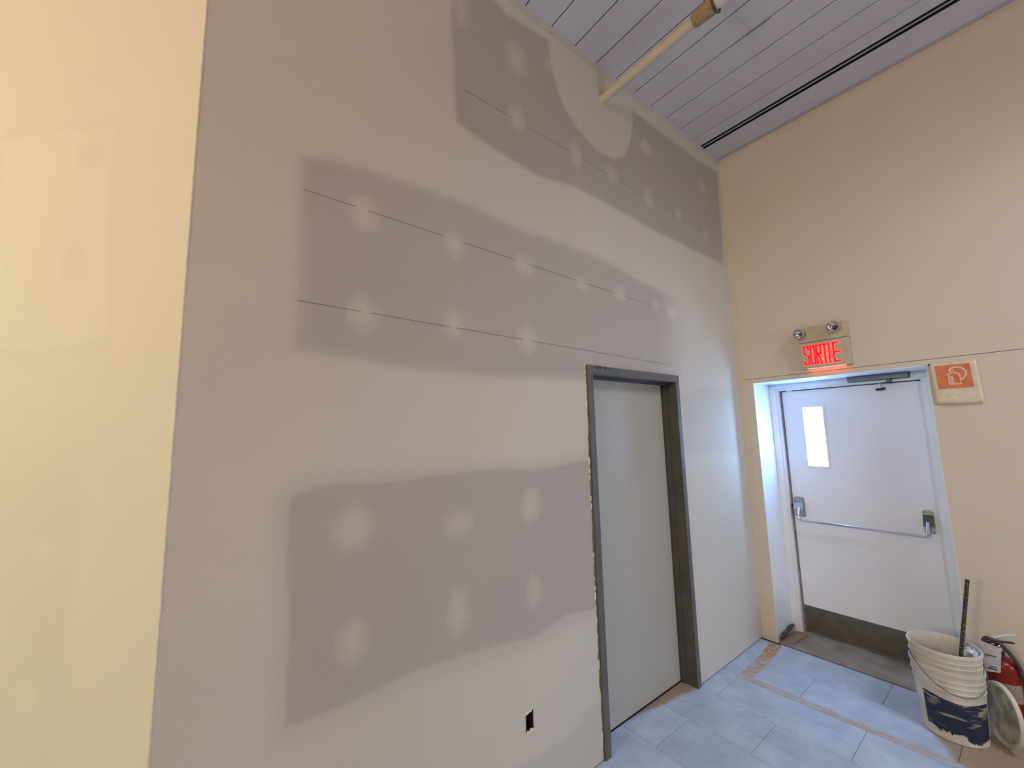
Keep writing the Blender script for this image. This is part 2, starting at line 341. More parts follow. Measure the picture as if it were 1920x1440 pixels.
def grid_wall(name, us, vs, fpos, skip, tone, m, jitter=None):
    us = np.array(us); vs = np.array(vs); nu, nv = len(us), len(vs)
    UU, VV = np.meshgrid(us, vs, indexing='ij'); P = np.stack([UU.ravel(), VV.ravel()], 1)
    co = [fpos(u, v) for u, v in P]
    faces = []
    for i in range(nu-1):
        for j in range(nv-1):
            cu = (us[i]+us[i+1])/2; cv = (vs[j]+vs[j+1])/2
            if any(a < cu < b and c < cv < d for a, b, c, d in skip): continue
            faces.append((i*nv+j, (i+1)*nv+j, (i+1)*nv+j+1, i*nv+j+1))
    me = bpy.data.meshes.new(name); me.from_pydata(co, [], faces); me.materials.append(m)
    at = me.attributes.new('tone', 'FLOAT', 'POINT'); at.data.foreach_set('value', tone(P).astype(np.float32))
    o = bpy.data.objects.new(name, me); COL.objects.link(o)
    return o
def lines(a, b, step, extra):
    g = list(np.arange(a, b, step)) + [b]
    g = [x for x in g if all(abs(x-e) > step*.4 for e in extra)] + list(extra)
    return sorted(g)

H = 4.349
YC = -3.926
# ------------------------------------------------------------------ drywall wall (left)
hole = (-2.571, -2.523, .358, .450)
door = (-2.036, -1.035, -1.0, 2.158)
us = lines(YC, 0.0, .0145, [hole[0], hole[1], door[0], door[1]])
vs = lines(.007, H, .0145, [hole[2], hole[3], door[3]])
wallA = grid_wall('wall_left', us, vs, lambda y, z: (0, y, z), [hole, door], tone_A, M_DRY)
struct(wallA, 'unpainted drywall partition with grey board areas and pale joint compound')
bm = bmesh.new(); add_box(bm, (-.30, YC-.2, -.05), (-.20, .5, H+.1)); obj('wall_backing', bm, M_GAP, wallA)
bm = bmesh.new(); add_box(bm, (-.025, YC, -.02), (-.012, door[0]-.01, .03)); add_box(bm, (-.025, door[1]+.01, -.02), (-.012, .02, .03)); obj('floor_gap', bm, M_GAP, wallA)
# pencil marks along the stud screws (broken where compound covers them)
def pencil(y0, z0, y1, z1, gaps):
    bm = bmesh.new(); cuts = [y0]
    for g in gaps: cuts += [g[0], g[1]]
    cuts.append(y1)
    for a, b in zip(cuts[0::2], cuts[1::2]):
        za = z0+(z1-z0)*(a-y0)/(y1-y0); zb = z0+(z1-z0)*(b-y0)/(y1-y0); w = .0011
        f = [bm.verts.new(p) for p in [(.0009, a, za-w), (.0009, b, zb-w), (.0009, b, zb+w), (.0009, a, za+w)]]
        bm.faces.new(f)
    obj('pencil_line', bm, M_PENCIL, wallA)
pencil(-3.60, 2.720, -1.15, 2.660, [(-3.40,-3.35),(-2.995,-2.88),(-2.56,-2.47),(-2.09,-2.01),(-1.72,-1.62),(-1.30,-1.21)])
pencil(-3.60, 2.275, -1.10, 2.240, [(-3.37,-3.33),(-2.96,-2.93),(-2.52,-2.46)])
pencil(-2.87, 3.545, -.30, 3.500, [(-2.56,-2.46),(-2.09,-1.98),(-1.72,-1.62),(-1.30,-1.19),(-.87,-.78)])
# cut-out for an outlet
eb = box('outlet_back_box', (-.075, hole[0]-.004, hole[2]-.004), (-.070, hole[1]+.004, hole[3]+.004), M_GAP)
bm = bmesh.new()
for s in ((hole[0]-.005, hole[0]-.002), (hole[1]+.002, hole[1]+.005)): add_box(bm, (-.07, s[0], hole[2]-.005), (-.004, s[1], hole[3]+.005))
add_box(bm, (-.07, hole[0]-.005, hole[2]-.008), (-.004, hole[1]+.005, hole[2]-.005)); add_box(bm, (-.07, hole[0]-.005, hole[3]+.005), (-.004, hole[1]+.005, hole[3]+.008))
obj('box_side', bm, M_JAMB, eb)
bm = bmesh.new(); add_box(bm, (-.022, hole[0]+.010, hole[2]+.012), (-.012, hole[0]+.0125, hole[3]-.004)); obj('box_edge', bm, M_STEEL, eb)
tag(eb, 'dark rough-edged outlet hole cut low in the drywall', 'outlet box')
bm = bmesh.new()
add_prism(bm, [(hole[0]-.003,hole[2]-.002),(hole[0]+.012,hole[2]+.010),(hole[0]+.022,hole[2]+.004),(hole[0]+.034,hole[2]+.013),(hole[1]+.002,hole[2]+.006),(hole[1]+.002,hole[2]-.003)], lambda u, v, w: (w-.004, u, v), .006)
add_prism(bm, [(hole[0]-.002,hole[3]+.002),(hole[0]-.002,hole[3]-.012),(hole[0]+.020,hole[3]-.010),(hole[0]+.024,hole[3]-.002),(hole[0]+.028,hole[3]-.009),(hole[1]-.010,hole[3]-.007),(hole[1]-.004,hole[3]+.002)], lambda u, v, w: (w-.006, u, v), .0065)
obj('torn_board_edge', bm, M_CHIP, wallA)

# ------------------------------------------------------------------ angled primed wall (far left)
DC = Vector((-.69500, -.71900, 0)).normalized(); COR = Vector((0, YC, 0))
def tone_C(P):
    Q = wob(P, .004, 7.0)
    t = np.full(len(P), .75)
    rect = [(1.6,2.90),(.322,2.862),(.300,2.463),(.273,2.094),(.407,2.074),(1.6,2.04)]
    s = sdf(Q, rect)
    t += .25*(1-smooth(-.03, .01, s)) - .30*(1-smooth(.0, .035, np.abs(s-.012)))
    for poly in ([(.425,2.827),(.349,2.818),(.341,2.74),(.411,2.708),(.468,2.734),(.471,2.795)], [(.432,2.446),(.38,2.394),(.36,2.327),(.403,2.293),(.468,2.316),(.486,2.374)], [(.9,2.83),(.776,2.829),(.757,2.683),(.9,2.664)]):
        t -= .55*(1-smooth(-.012, .012, sdf(Q, poly)))
    for (a, b, r) in ((.423, 1.442, .055), (.43, 1.015, .06)):
        t += .5*(1-smooth(r*.3, r, np.hypot(P[:,0]-a, (P[:,1]-b))))
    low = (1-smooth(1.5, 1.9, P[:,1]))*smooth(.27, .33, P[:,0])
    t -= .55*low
    return np.clip(t, -.6, 1.4)
uc = lines(0.0, 1.3, .015, []) + list(np.arange(1.5, 6.0, .5))
vc = lines(0.0, H, .015, [])
wallC = grid_wall('wall_far_left', uc, vc, lambda s, z: tuple(COR + DC*s + Vector((0,0,z))), [], tone_C, M_CRM)
struct(wallC, 'brightly lit cream wall turning away at the outside corner')
nC = Vector((.719, -.695, 0))
bm = bmesh.new()
add_prism(bm, [(0,0)] + [(5.8,0),(5.8,H),(0,H)], lambda u, v, w: tuple(COR + DC*u + Vector((0,0,v)) - nC*(w+.01)), .10); obj('wall_backing', bm, M_GAP, wallC)
# corner bead: slightly rough arris
bm = bmesh.new(); rs = random.Random(2)
add_tube(bm, [(-.0025+rs.uniform(-.0007,.0007), YC+.0005+rs.uniform(-.0007,.0007), z) for z in np.arange(0.007, H, .02)], .0034, 8)
obj('corner_bead', bm, mat('corner_bead_compound', (.68,.645,.58), .8), wallC, smooth=True)

# ------------------------------------------------------------------ exit wall
x1, x2, zO = .1156, 1.204, 2.152
SZ = 2.189
bm = bmesh.new()
add_box(bm, (-.35, 0, -.05), (x1, .46, SZ-.002))
add_box(bm, (x2, 0, .0), (6.2, .46, SZ-.002))
add_box(bm, (x1, 0, zO), (x2, .46, SZ-.002))
wallB = obj('wall_back', bm, M_BEI)
struct(wallB, 'beige painted wall holding the white exit door')
bm = bmesh.new(); add_box(bm, (-.35, -.0015, SZ+.002), (6.2, .46, H+.2), 0); obj('upper_panel', bm, M_BEI, wallB)
bm = bmesh.new(); add_box(bm, (-.02, .006, SZ-.004), (6.2, .4, SZ+.004)); obj('panel_joint', bm, mat('joint_shadow_paint', (.30, .26, .22), .8), wallB)
# corner tape strip where the boards meet
bm = bmesh.new(); add_box(bm, (.0006, -.0024, .03), (.055, -.0002, H-.01)); obj('corner_tape', bm, mat('corner_tape_beige', (.62, .55, .45), .8, var=.05, scale=5), wallB)
# white painted lining of the deep door reveal
bm = bmesh.new()
add_box(bm, (x1, .0004, .06), (x1+.003, .326, zO)); add_box(bm, (x2-.003, .0004, .0), (x2, .326, zO)); add_box(bm, (x1, .0004, zO-.003), (x2, .326, zO))
obj('reveal_lining', bm, M_JWHITE, wallB)
# two screw holes
bm = bmesh.new()
for z in (1.333, 1.311): add_lathe(bm, [(.0055, 0), (.004, -.004)], (1.333, .0003, z), (0, -1, 0), 10)
obj('screw_hole', bm, M_GAP, wallB)

# ------------------------------------------------------------------ exit door
def exit_door():
    t = bpy.data.objects.new('door_1', None); COL.objects.link(t); t.location = (.65, .39, 0)
    t['kind'] = 'structure'; t['category'] = 'door'; t['label'] = 'white steel exit door with narrow window, push bar and kick plate'
    d = .392
    # frame
    bm = bmesh.new()
    add_box(bm, (x1+.003, .326, .0), (.166, .455, zO-.003), .002); add_box(bm, (1.148, .326, .0), (x2-.003, .455, zO-.003), .002); add_box(bm, (.166, .326, 2.104), (1.148, .455, zO-.003), .002)
    obj('door_frame', bm, M_JWHITE, t, smooth=True)
    bm = bmesh.new()
    add_box(bm, (.166, .345, .0), (.184, .455, 2.104), .002); add_box(bm, (1.120, .345, .0), (1.148, .455, 2.104), .002); add_box(bm, (.184, .345, 2.088), (1.12, .455, 2.104), .002)
    obj('frame_stop', bm, M_JWHITE, t, smooth=True)
    bm = bmesh.new(); add_box(bm, (.17, .436, .0), (.215, .452, 2.10)); add_box(bm, (1.085, .436, .0), (1.14, .452, 2.10)); add_box(bm, (.17, .436, 2.06), (1.14, .452, 2.10)); add_box(bm, (.17, .436, -.01), (1.14, .452, .03)); obj('door_rebate', bm, M_JAMB, t)
    bm = bmesh.new(); add_box(bm, (.184, .384, .004), (.1955, .40, 2.088)); ws = obj('weather_strip', bm, M_STRIP, t)
    bm = bmesh.new()
    for z in (.06, .42, .72, .9, 1.25, 1.45, 1.7, 1.95, 2.06): add_lathe(bm, [(.0035, 0), (.0035, .003)], (.1895, .384, z), (0, -1, 0), 8)
    obj('screw', bm, M_BLACK, ws)
    box('door_gap', (.184, .425, 0), (1.12, .43, .012), M_GAP, t)
    # leaf with hole for the vision panel
    xL, xR, zT = .199, 1.098, 2.080; a, b, c, e = .346, .494, 1.415, 1.929
    bm = bmesh.new()
    add_box(bm, (xL, d, .010), (a, .408, zT)); add_box(bm, (b, d, .010), (xR, .408, zT)); add_box(bm, (a, d, .010), (b, .408, c)); add_box(bm, (a, d, e), (b, .408, zT))
    add_box(bm, (xR, .40, .010), (1.121, .408, zT)); add_box(bm, (xL-.002, .4082, .012), (a-.03, .436, zT-.002)); add_box(bm, (b+.03, .4082, .012), (xR, .436, zT-.002)); add_box(bm, (a-.03, .4082, .012), (b+.03, .436, c-.03)); add_box(bm, (a-.03, .4082, e+.03), (b+.03, .436, zT-.002))
    bmesh.ops.remove_doubles(bm, verts=bm.verts[:], dist=1e-5)
    obj('door_leaf', bm, M_WHITE, t)
    bm = bmesh.new(); w = .013
    add_box(bm, (a-w, d-.005, c-w), (a+.003, d, e+w), .0015); add_box(bm, (b-.003, d-.005, c-w), (b+w, d, e+w), .0015); add_box(bm, (a, d-.005, c-w), (b, d, c+.003), .0015); add_box(bm, (a, d-.005, e-.003), (b, d, e+w), .0015)
    obj('window_trim', bm, M_WHITE, t, smooth=True)
    bm = bmesh.new(); add_box(bm, (a, .400, c), (b, .403, e)); obj('window_pane', bm, M_GLASS, t)
    bm = bmesh.new(); add_box(bm, (xL+.002, d-.0015, .012), (xR-.002, d, .223)); obj('kick_plate', bm, M_KICK, t)
    # panic device: end housings with lever arms, cross bar
    def housing(xa, xb, z0, z1, zs):
        bm = bmesh.new()
        add_prism(bm, [(xa, z0+.008), (xa+.008, z0), (xb-.008, z0), (xb, z0+.008), (xb, z1-.014), (xb-.012, z1-.002), ((xa+xb)/2, z1), (xa+.012, z1-.002), (xa, z1-.014)], lambda u, v, w: (u, d-w, v), .008)
        h = obj('bar_mount', bm, M_STEEL, t)
        bm = bmesh.new(); zc = z0+(z1-z0)*.78
        # wedge shaped case
        add_prism(bm, [(d-.008, zc), (d-.026, zc-.012), (d-.052, zc-.062), (d-.052, zc-.078), (d-.008, zc-.086)], lambda u, v, w: (xa+.004+w, u, v), xb-xa-.008)
        obj('mount_case', bm, zs, h)
        bm = bmesh.new()
        for q in (xa+.012, xb-.012):
            for zz in (z1-.017, z0+.012): add_lathe(bm, [(.004, 0), (.004, .0015)], (q, d-.008, zz), (0, -1, 0), 10)
        obj('screw', bm, M_BLACK, h)
        return h
    housing(.208, .286, .972, 1.143, M_STEEL)
    housing(1.022, 1.083, .966, 1.134, M_DKMETAL)
    zb = .957; yb = .305
    bm = bmesh.new()
    P = [(.252, d-.045, 1.050), (.252, d-.062, 1.02), (.253, yb+.006, .985), (.256, yb+.001, .967), (.268, yb, zb)] 
    P += [(x, yb, zb-.001*math.sin((x-.27)/.76*PI)) for x in np.linspace(.29, 1.015, 12)] + [(1.036, yb, zb), (1.047, yb+.001, .967), (1.050, yb+.006, .985), (1.051, d-.062, 1.02), (1.051, d-.045, 1.050)]
    add_tube(bm, P, .0105, 14); obj('push_bar', bm, M_CHROME, t, smooth=True)
    box('latch_bolt', (.188, .380, 1.035), (.206, .392, 1.075), M_BLACK, t)
    return t
exit_door()

# door closer on the frame head
t = thing('door_closer', 'dark grey hydraulic door closer mounted on the head of the exit door frame', 'door closer', (.9, .326, 2.1))
box('closer_body', (.712, .265, 2.108), (1.066, .326, 2.148), M_CLOSER, t, .003)
box('mounting_plate', (.705, .322, 2.1045), (1.074, .3275, 2.1485), M_DKMETAL, t)
bm = bmesh.new(); add_lathe(bm, [(.020, 0), (.020, -.010), (.013, -.014), (.013, -.026)], (.960, .295, 2.109), (0,0,1), 20)
obj('spindle', bm, M_DKMETAL, t, smooth=True)
bm = bmesh.new(); add_tube(bm, [(.965, .297, 2.086), (.93, .320, 2.084), (.893, .350, 2.082)], .0055, 10); obj('closer_arm', bm, M_DKMETAL, t, smooth=True)
bm = bmesh.new(); add_tube(bm, [(.893, .350, 2.084), (.893, .352, 2.045)], .006, 12)
k = obj('arm_stem', bm, M_CHROME, t, smooth=True)
bm = bmesh.new(); add_tube(bm, [(.863, .362, 2.036), (.871, .362, 2.036), (.888, .362, 2.038), (.905, .362, 2.040), (.918, .362, 2.041)], [.009, .007, .0065, .007, .009], 14); k = obj('arm_shoe', bm, M_BLACK, t, smooth=True)
bm = bmesh.new(); add_lathe(bm, [(.0075, 0), (.008, .003), (.005, .005)], (.863, .362, 2.036), (-1, 0, 0), 14); obj('shoe_cap', bm, M_CHROME, k, smooth=True)
bm = bmesh.new(); add_box(bm, (.872, .366, 2.030), (.910, .3919, 2.046), .002); obj('shoe_bracket', bm, M_DKMETAL, t, smooth=True)

# strike / header clip in the upper left of the frame
c = box('door_sensor', (.235, .376, 2.078), (.285, .3919, 2.088), M_JWHITE, None, .002)
tag(c, 'small white sensor clip at the upper left edge of the exit door', 'sensor')

# ------------------------------------------------------------------ exit sign
def sign():
    t = thing('exit_sign', 'beige emergency sign box with glowing red SORTIE lettering above the exit door', 'sign', (.66, -.0015, 2.22))
    xa, xb, z0, z1, zs = .503, .825, 2.216, 2.548, 2.424; yf = -.055
    box('sign_housing', (xa, yf, z0), (xb, -.0016, zs-.0015), M_SIGN, t, .004)
    box('battery_housing', (xa, yf, zs+.0015), (xb, -.0016, z1), M_SIGN, t, .004)
    box('seam_gap', (xa+.004, yf+.006, zs-.003), (xb-.004, -.003, zs+.003), M_GAP, t)
    for (lx, lz, a) in ((.535, 2.496, (-.45, -1, -.15)), (.752, 2.505, (-.10, -1, .05))):
        ax = Vector(a).normalized(); c0 = Vector((lx, yf-.022, lz))
        bm = bmesh.new(); add_lathe(bm, [(.014, 0), (.014, .016), (.008, .02)], (lx+.012, yf, lz-.004), (0, -1, 0), 16); add_tube(bm, [(lx+.012, yf-.012, lz-.004), tuple(c0)], .007, 10)
        sw = obj('swivel', bm, M_DKMETAL, t, smooth=True)
        bm = bmesh.new(); add_lathe(bm, [(.012, -.012), (.028, -.006), (.040, .012), (.0435, .026), (.0435, .031), (.036, .031)], c0, ax, 28, (True, False))
        hd = obj('lamp_head', bm, mat('lamp_grey_plastic', (.42, .38, .33), .3, metal=.3), t, smooth=True)
        bm = bmesh.new(); add_lathe(bm, [(.0345, .030), (.030, .022), (.018, .012), (.007, .008)], c0, ax, 28, (False, True)); obj('reflector', bm, M_CHROME, hd, smooth=True)
        bm = bmesh.new(); add_lathe(bm, [(.007, .008), (.008, .018), (.004, .024)], c0, ax, 16); obj('bulb', bm, M_DKMETAL, hd, smooth=True)
    box('downlight_slot', (xa+.04, yf+.012, z0-.0012), (xb-.04, -.012, z0+.001), mat('sign_downlight_red', (.5, .05, .03), .5, emit=(1.0, .14, .10), estr=5.0), t)
    # letters
    red = mat('sign_letter_red', (.35, 0, 0), .5, emit=(.95, .002, .022), estr=1.0)
    pink = mat('sign_letter_glow', (.6, .1, .1), .5, emit=(1.0, .17, .15), estr=1.0)
    # bright centre of the lens in front of the lamp tube
    hot = bpy.data.materials.new('sign_lens_hot'); hot.use_nodes = True
    n = hot.node_tree.nodes; l = hot.node_tree.links; b = n['Principled BSDF']
    tcn = n.new('ShaderNodeTexCoord'); sp = n.new('ShaderNodeSeparateXYZ'); l.new(tcn.outputs['Generated'], sp.inputs[0])
    r = n.new('ShaderNodeValToRGB'); l.new(sp.outputs[0], r.inputs[0]); e = r.color_ramp.elements
    e[0].color = (.9, .05, .08, 1); e[1].color = (.9, .10, .12, 1); m1 = e.new(.45); m1.color = (1, .28, .08, 1)
    l.new(r.outputs[0], b.inputs['Emission Color']); b.inputs['Emission Strength'].default_value = 1.0; b.inputs['Base Color'].default_value = (.5, .1, .05, 1)
    S_ = [[(.92,.80),(.92,.97),(.08,.97),(.08,.58),(.92,.44),(.92,.03),(.08,.03),(.08,.20)]]
    O_ = [[(.08,.03),(.08,.97),(.92,.97),(.92,.03),(.08,.03)]]
    R_ = [[(.08,.0),(.08,.97),(.92,.97),(.92,.52),(.08,.52)], [(.45,.52),(.95,.0)]]
    T_ = [[(-.05,.97),(1.05,.97)], [(.5,.97),(.5,.0)]]
    I_ = [[(.5,1.0),(.5,0.0)]]
    E_ = [[(1.0,.97),(.08,.97),(.08,.03),(1.15,.03)], [(.08,.50),(1.25,.50)]]
    zb, zt = 2.246, 2.396; xs = .537; cw = .0300; pit = .0405
    def letter(strokes, x0, w, sw, y0, d, z0_, z1_):
        bm = bmesh.new()
        for st in strokes:
            for (a, b_) in zip(st, st[1:]):
                A_ = Vector((x0+a[0]*w, 0, z0_+a[1]*(z1_-z0_))); B_ = Vector((x0+b_[0]*w, 0, z0_+b_[1]*(z1_-z0_)))
                dv = (B_-A_).normalized(); nv = Vector((-dv.z, 0, dv.x))*sw/2; A2 = A_-dv*sw*.5; B2 = B_+dv*sw*.5
                q = [A2+nv, A2-nv, B2-nv, B2+nv]
                vf = [bm.verts.new((p.x, y0, p.z)) for p in q]; vb = [bm.verts.new((p.x, y0-d, p.z)) for p in q]
                bm.faces.new(vb); bm.faces.new(vf[::-1])
                for i in range(4): bm.faces.new([vf[i], vf[(i+1)%4], vb[(i+1)%4], vb[i]])
        return bm
    defs = [(S_, .0, 1.05), (O_, 1.02, 1.0), (R_, 2.0, 1.0), (T_, 2.95, 1.0), (I_, 3.65, 1.0), (E_, 4.62, 1.0)]
    for (st, k, wf) in defs:
        x0 = xs + k*pit
        g = obj('letter_glow', letter(st, x0, cw*wf, .0178, yf-.0006, .0008, zb, zt), pink, t)
    for (st, k, wf) in defs:
        x0 = xs + k*pit
        obj('letter', letter(st, x0, cw*wf, .0120, yf-.0014, .0014, zb, zt), red, t)
    bm = bmesh.new(); add_box(bm, (xs+1.05*pit, yf-.0003, zb+.004), (xs+4.25*pit, yf-.0006, zt-.006)); obj('lit_lens', bm, hot, t)
    return t
sign()

# ------------------------------------------------------------------ extinguisher notice
def notice():
    t = thing('paper_notice', 'yellowed paper notice with faded orange fire extinguisher symbol beside the exit door', 'notice', (1.32, 0, 1.88))
    bm = bmesh.new(); n = 12; V = {}
    def P(u, v, off=0.0):
        # u,v in 0..1, sheet hangs a little away from the wall and buckles
        x = 1.210 + u*.212 + (1-v)*.008; z = 1.882 + v*.276 - u*.004 + (.002*u)
        y = -.004 - .010*(1-v)*u - .004*math.sin(5*u+2*v) *(.3+.7*(1-v)) - .003*math.sin(9*v+3*u)**2 - off
        return Vector((x, min(y, -.0025-off), z))
    for i in range(n+1):
        for j in range(n+1): V[i, j] = bm.verts.new(P(i/n, j/n))
    for i in range(n):
        for j in range(n): bm.faces.new([V[i,j], V[i+1,j], V[i+1,j+1], V[i,j+1]])
    s = obj('sheet', bm, M_PAPER, t, smooth=True)
    m = s.modifiers.new('thick', 'SOLIDIFY'); m.thickness = .0008
    def patch(name, ua, ub, va, vb, off, mt, k=8):
        bm = bmesh.new(); V = {}
        for i in range(k+1):
            for j in range(k+1): V[i, j] = bm.verts.new(P(ua+(ub-ua)*i/k, va+(vb-va)*j/k, off))
        for i in range(k):
            for j in range(k): bm.faces.new([V[i,j], V[i+1,j], V[i+1,j+1], V[i,j+1]])
        return obj(name, bm, mt, t, smooth=True)
    patch('orange_panel', .13, .86, .37, .93, .0012, M_ORANGE)
    # pictogram: cylinder outline, highlight, hose loop
    def ribbon(pts, w, off=.0019):
        bm = bmesh.new(); L = []
        for i, (u, v) in enumerate(pts):
            a = Vector(pts[max(i-1, 0)]); b = Vector(pts[min(i+1, len(pts)-1)]); d = (b-a).normalized(); nn = Vector((-d.y, d.x*.77))*w/2
            L.append((bm.verts.new(P(u+nn.x, v+nn.y, off)), bm.verts.new(P(u-nn.x, v-nn.y, off))))
        for (a, b), (c_, d_) in zip(L, L[1:]): bm.faces.new([a, b, d_, c_])
        return bm
    body = [(.39,.47),(.39,.67),(.41,.71),(.45,.735),(.50,.745),(.56,.735),(.60,.71),(.62,.67),(.62,.47),(.39,.47)]
    for pts, w in ((body, .035), ([(.35,.69),(.41,.715)], .03), ([(.44,.745),(.44,.775),(.40,.79),(.53,.80)], .03),
                   ([(.42,.79),(.44,.83),(.50,.86),(.58,.87),(.67,.85),(.73,.80),(.76,.73),(.74,.66),(.69,.60),(.63,.56)], .045)):
        obj('symbol', ribbon(pts, w), M_PINKLINE, t)
    patch('symbol_highlight', .42, .48, .49, .66, .0016, mat('pale_lilac_print', (.62, .50, .50), .5), 3)
    bm = bmesh.new(); add_lathe(bm, [(.006, 0), (.0055, .004), (.001, .005)], (1.214, -.004, 2.151), (0, -1, 0), 12); obj('push_pin', bm, M_BLACK, t, smooth=True)
    return t
notice()

# ------------------------------------------------------------------ steel framed door in the partition
def side_door():
    t = bpy.data.objects.new('door_2', None); COL.objects.link(t); t.location = (-.05, -1.535, 0)
    t['kind'] = 'structure'; t['category'] = 'door'; t['label'] = 'pale grey flush door in a dark grey steel frame'
    a, b, h = -2.036, -1.030, 2.163; ia, ib, ih = -1.990, -1.072, 2.111; f = .011
    # mitred face
    def face(name, poly):
        bm = bmesh.new(); add_prism(bm, poly, lambda u, v, w: (f-w, u, v), f+.13); return obj(name, bm, M_FRAME, t)
    face('frame_jamb', [(a, 0), (ia, 0), (ia, ih), (a, h)])
    face('frame_jamb', [(ib, 0), (b, 0), (b, h), (ib, ih)])
    hd = face('frame_head', [(ia+.0004, ih), (ib-.0004, ih), (b-.0006, h), (a+.0006, h)])
    # darker inner faces and the stop
    bm = bmesh.new(); add_box(bm, (-.118, ib-.0012, 0), (f-.002, ib, ih)); obj('jamb_liner', bm, M_JAMB, t)
    bm = bmesh.new(); add_box(bm, (-.118, ia, ih-.0012), (f-.002, ib-.002, ih)); obj('head_liner', bm, mat('head_liner_steel', (.085,.085,.10), .35, metal=.2), t)
    bm = bmesh.new(); add_box(bm, (-.112, ia, ih-.013), (-.072, ib-.002, ih-.0012), .002); add_box(bm, (-.112, ib-.014, 0), (-.072, ib-.0012, ih-.013), .002)
    obj('door_stop', bm, M_JAMB, t, smooth=True)
    box('door_leaf', (-.155, ia+.002, .008), (-.113, ib-.002, ih-.004), M_SLAB, t)
    # latch side edge guard and screws showing beside the left jamb
    bm = bmesh.new(); add_box(bm, (-.113, ia+.060, 1.06), (-.1115, ia+.064, 1.30)); g = obj('edge_strip', bm, M_WHITE, t)
    bm = bmesh.new()
    for z in (1.295, .98, .72): add_lathe(bm, [(.004, 0), (.004, .0015)], (-.113, ia+.064, z), (1, 0, 0), 8)
    obj('screw', bm, M_BLACK, g)
    # scribbled marker number on the head
    bm = bmesh.new(); y = a+.070; z = h-.017
    def st(pts):
        for (p, q) in zip(pts, pts[1:]):
            A_ = Vector((0, y+p[0]*.010, z+p[1]*.018)); B_ = Vector((0, y+q[0]*.010, z+q[1]*.018)); d = (B_-A_).normalized(); nn = Vector((0, -d.z, d.y))*.0028
            bm.faces.new([bm.verts.new((f+.0006, *(v.yz))) for v in (A_+nn, A_-nn, B_-nn, B_+nn)])
    for ch in '2 2 0 - 1 6 - 1'.split():
        if ch == '2': st([(0,.8),(.5,1),(.9,.7),(0,0),(1,0)])
        if ch == '0': st([(0,.2),(0,.8),(.5,1),(.9,.7),(.9,.2),(.4,0),(0,.2)])
        if ch == '-': st([(.1,.5),(.8,.5)])
        if ch == '1': st([(.4,1),(.4,0)])
        if ch == '6': st([(.8,1),(.1,.6),(0,.2),(.4,0),(.9,.2),(.6,.5),(.1,.4)])
        y += .0195
    obj('marker_writing', bm, M_BLACK, hd)
    # ragged board edge and crumbs along the left jamb
    rs = random.Random(11); bm = bmesh.new(); Lz = np.arange(.0, 2.17, .03)
    ed = [(a-.004-rs.random()*.006 - (.006 if .35 < z < 1.75 else 0), z) for z in Lz]
    for (p, q) in zip(ed, ed[1:]):
        bm.faces.new([bm.verts.new(v) for v in ((.0012, p[0], p[1]), (.0012, a+.001, p[1]), (.0012, a+.001, q[1]), (.0012, q[0], q[1]))])
    obj('board_gap', bm, M_BROWN, wallA)
    bm = bmesh.new()
    for i in range(45):
        z = rs.uniform(.05, 2.16)**1.0; yy = a-.012-rs.random()*.004; s = rs.uniform(.002, .005)
        add_box(bm, (.0006, yy-s, z-s*rs.uniform(1, 4)), (.0006+s*.8, yy+s*.6, z+s*rs.uniform(1, 4)))
    o = obj('compound_crumbs', bm, M_CHIP, wallA); o['kind'] = 'stuff'
side_door()

# ------------------------------------------------------------------ floor
flo = box('floor', (-4.2, -9.7, -.10), (6.2, .46, -.006), M_GAP)
struct(flo, 'dusty blue-grey tiled floor', 'floor')
TILES = []
row = 0; y = -.012
pitch_y = .352; edges = [-.012, -.338] + [-.338-pitch_y*k for k in range(1, 12)]
rs = random.Random(4)
tm = {}
def tile(xa, xb, ya, yb):
    w, d = round(xb-xa, 3), round(ya-yb, 3); key = (w, d)
    if key not in tm:
        bm = bmesh.new(); g = .0012; add_box(bm, (g, -d+g, -.005), (w-g, -g, 0))
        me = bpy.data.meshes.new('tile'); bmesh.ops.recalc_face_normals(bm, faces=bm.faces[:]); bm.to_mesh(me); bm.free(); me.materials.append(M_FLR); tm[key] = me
    o = bpy.data.objects.new('floor_tile', tm[key]); COL.objects.link(o); o.location = (xa, ya, rs.uniform(-.0005, 0)); o.parent = flo
for k in range(len(edges)-1):
    ya, yb = edges[k], edges[k+1]
    st = .12 if k % 2 == 0 else .47
    xs_ = [-.11] if -2.0 < (ya+yb)/2 < -1.05 else [-.010]
    x = st
    while x < 4.4: xs_.append(x); x += .70
    for a_, b_ in zip(xs_, xs_[1:]): tile(a_, b_, ya, yb)
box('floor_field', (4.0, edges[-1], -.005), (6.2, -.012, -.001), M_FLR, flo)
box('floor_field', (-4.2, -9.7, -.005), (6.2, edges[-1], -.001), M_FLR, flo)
# concrete threshold in the deep recess
bm = bmesh.new(); add_box(bm, (x1-.02, .004, -.05), (x2, .46, .001)); obj('threshold', bm, M_CONC, flo)
bm = bmesh.new(); add_box(bm, (.0, -.030, -.004), (.14, -.010, .0006)); obj('threshold_gap', bm, M_GAP, flo)

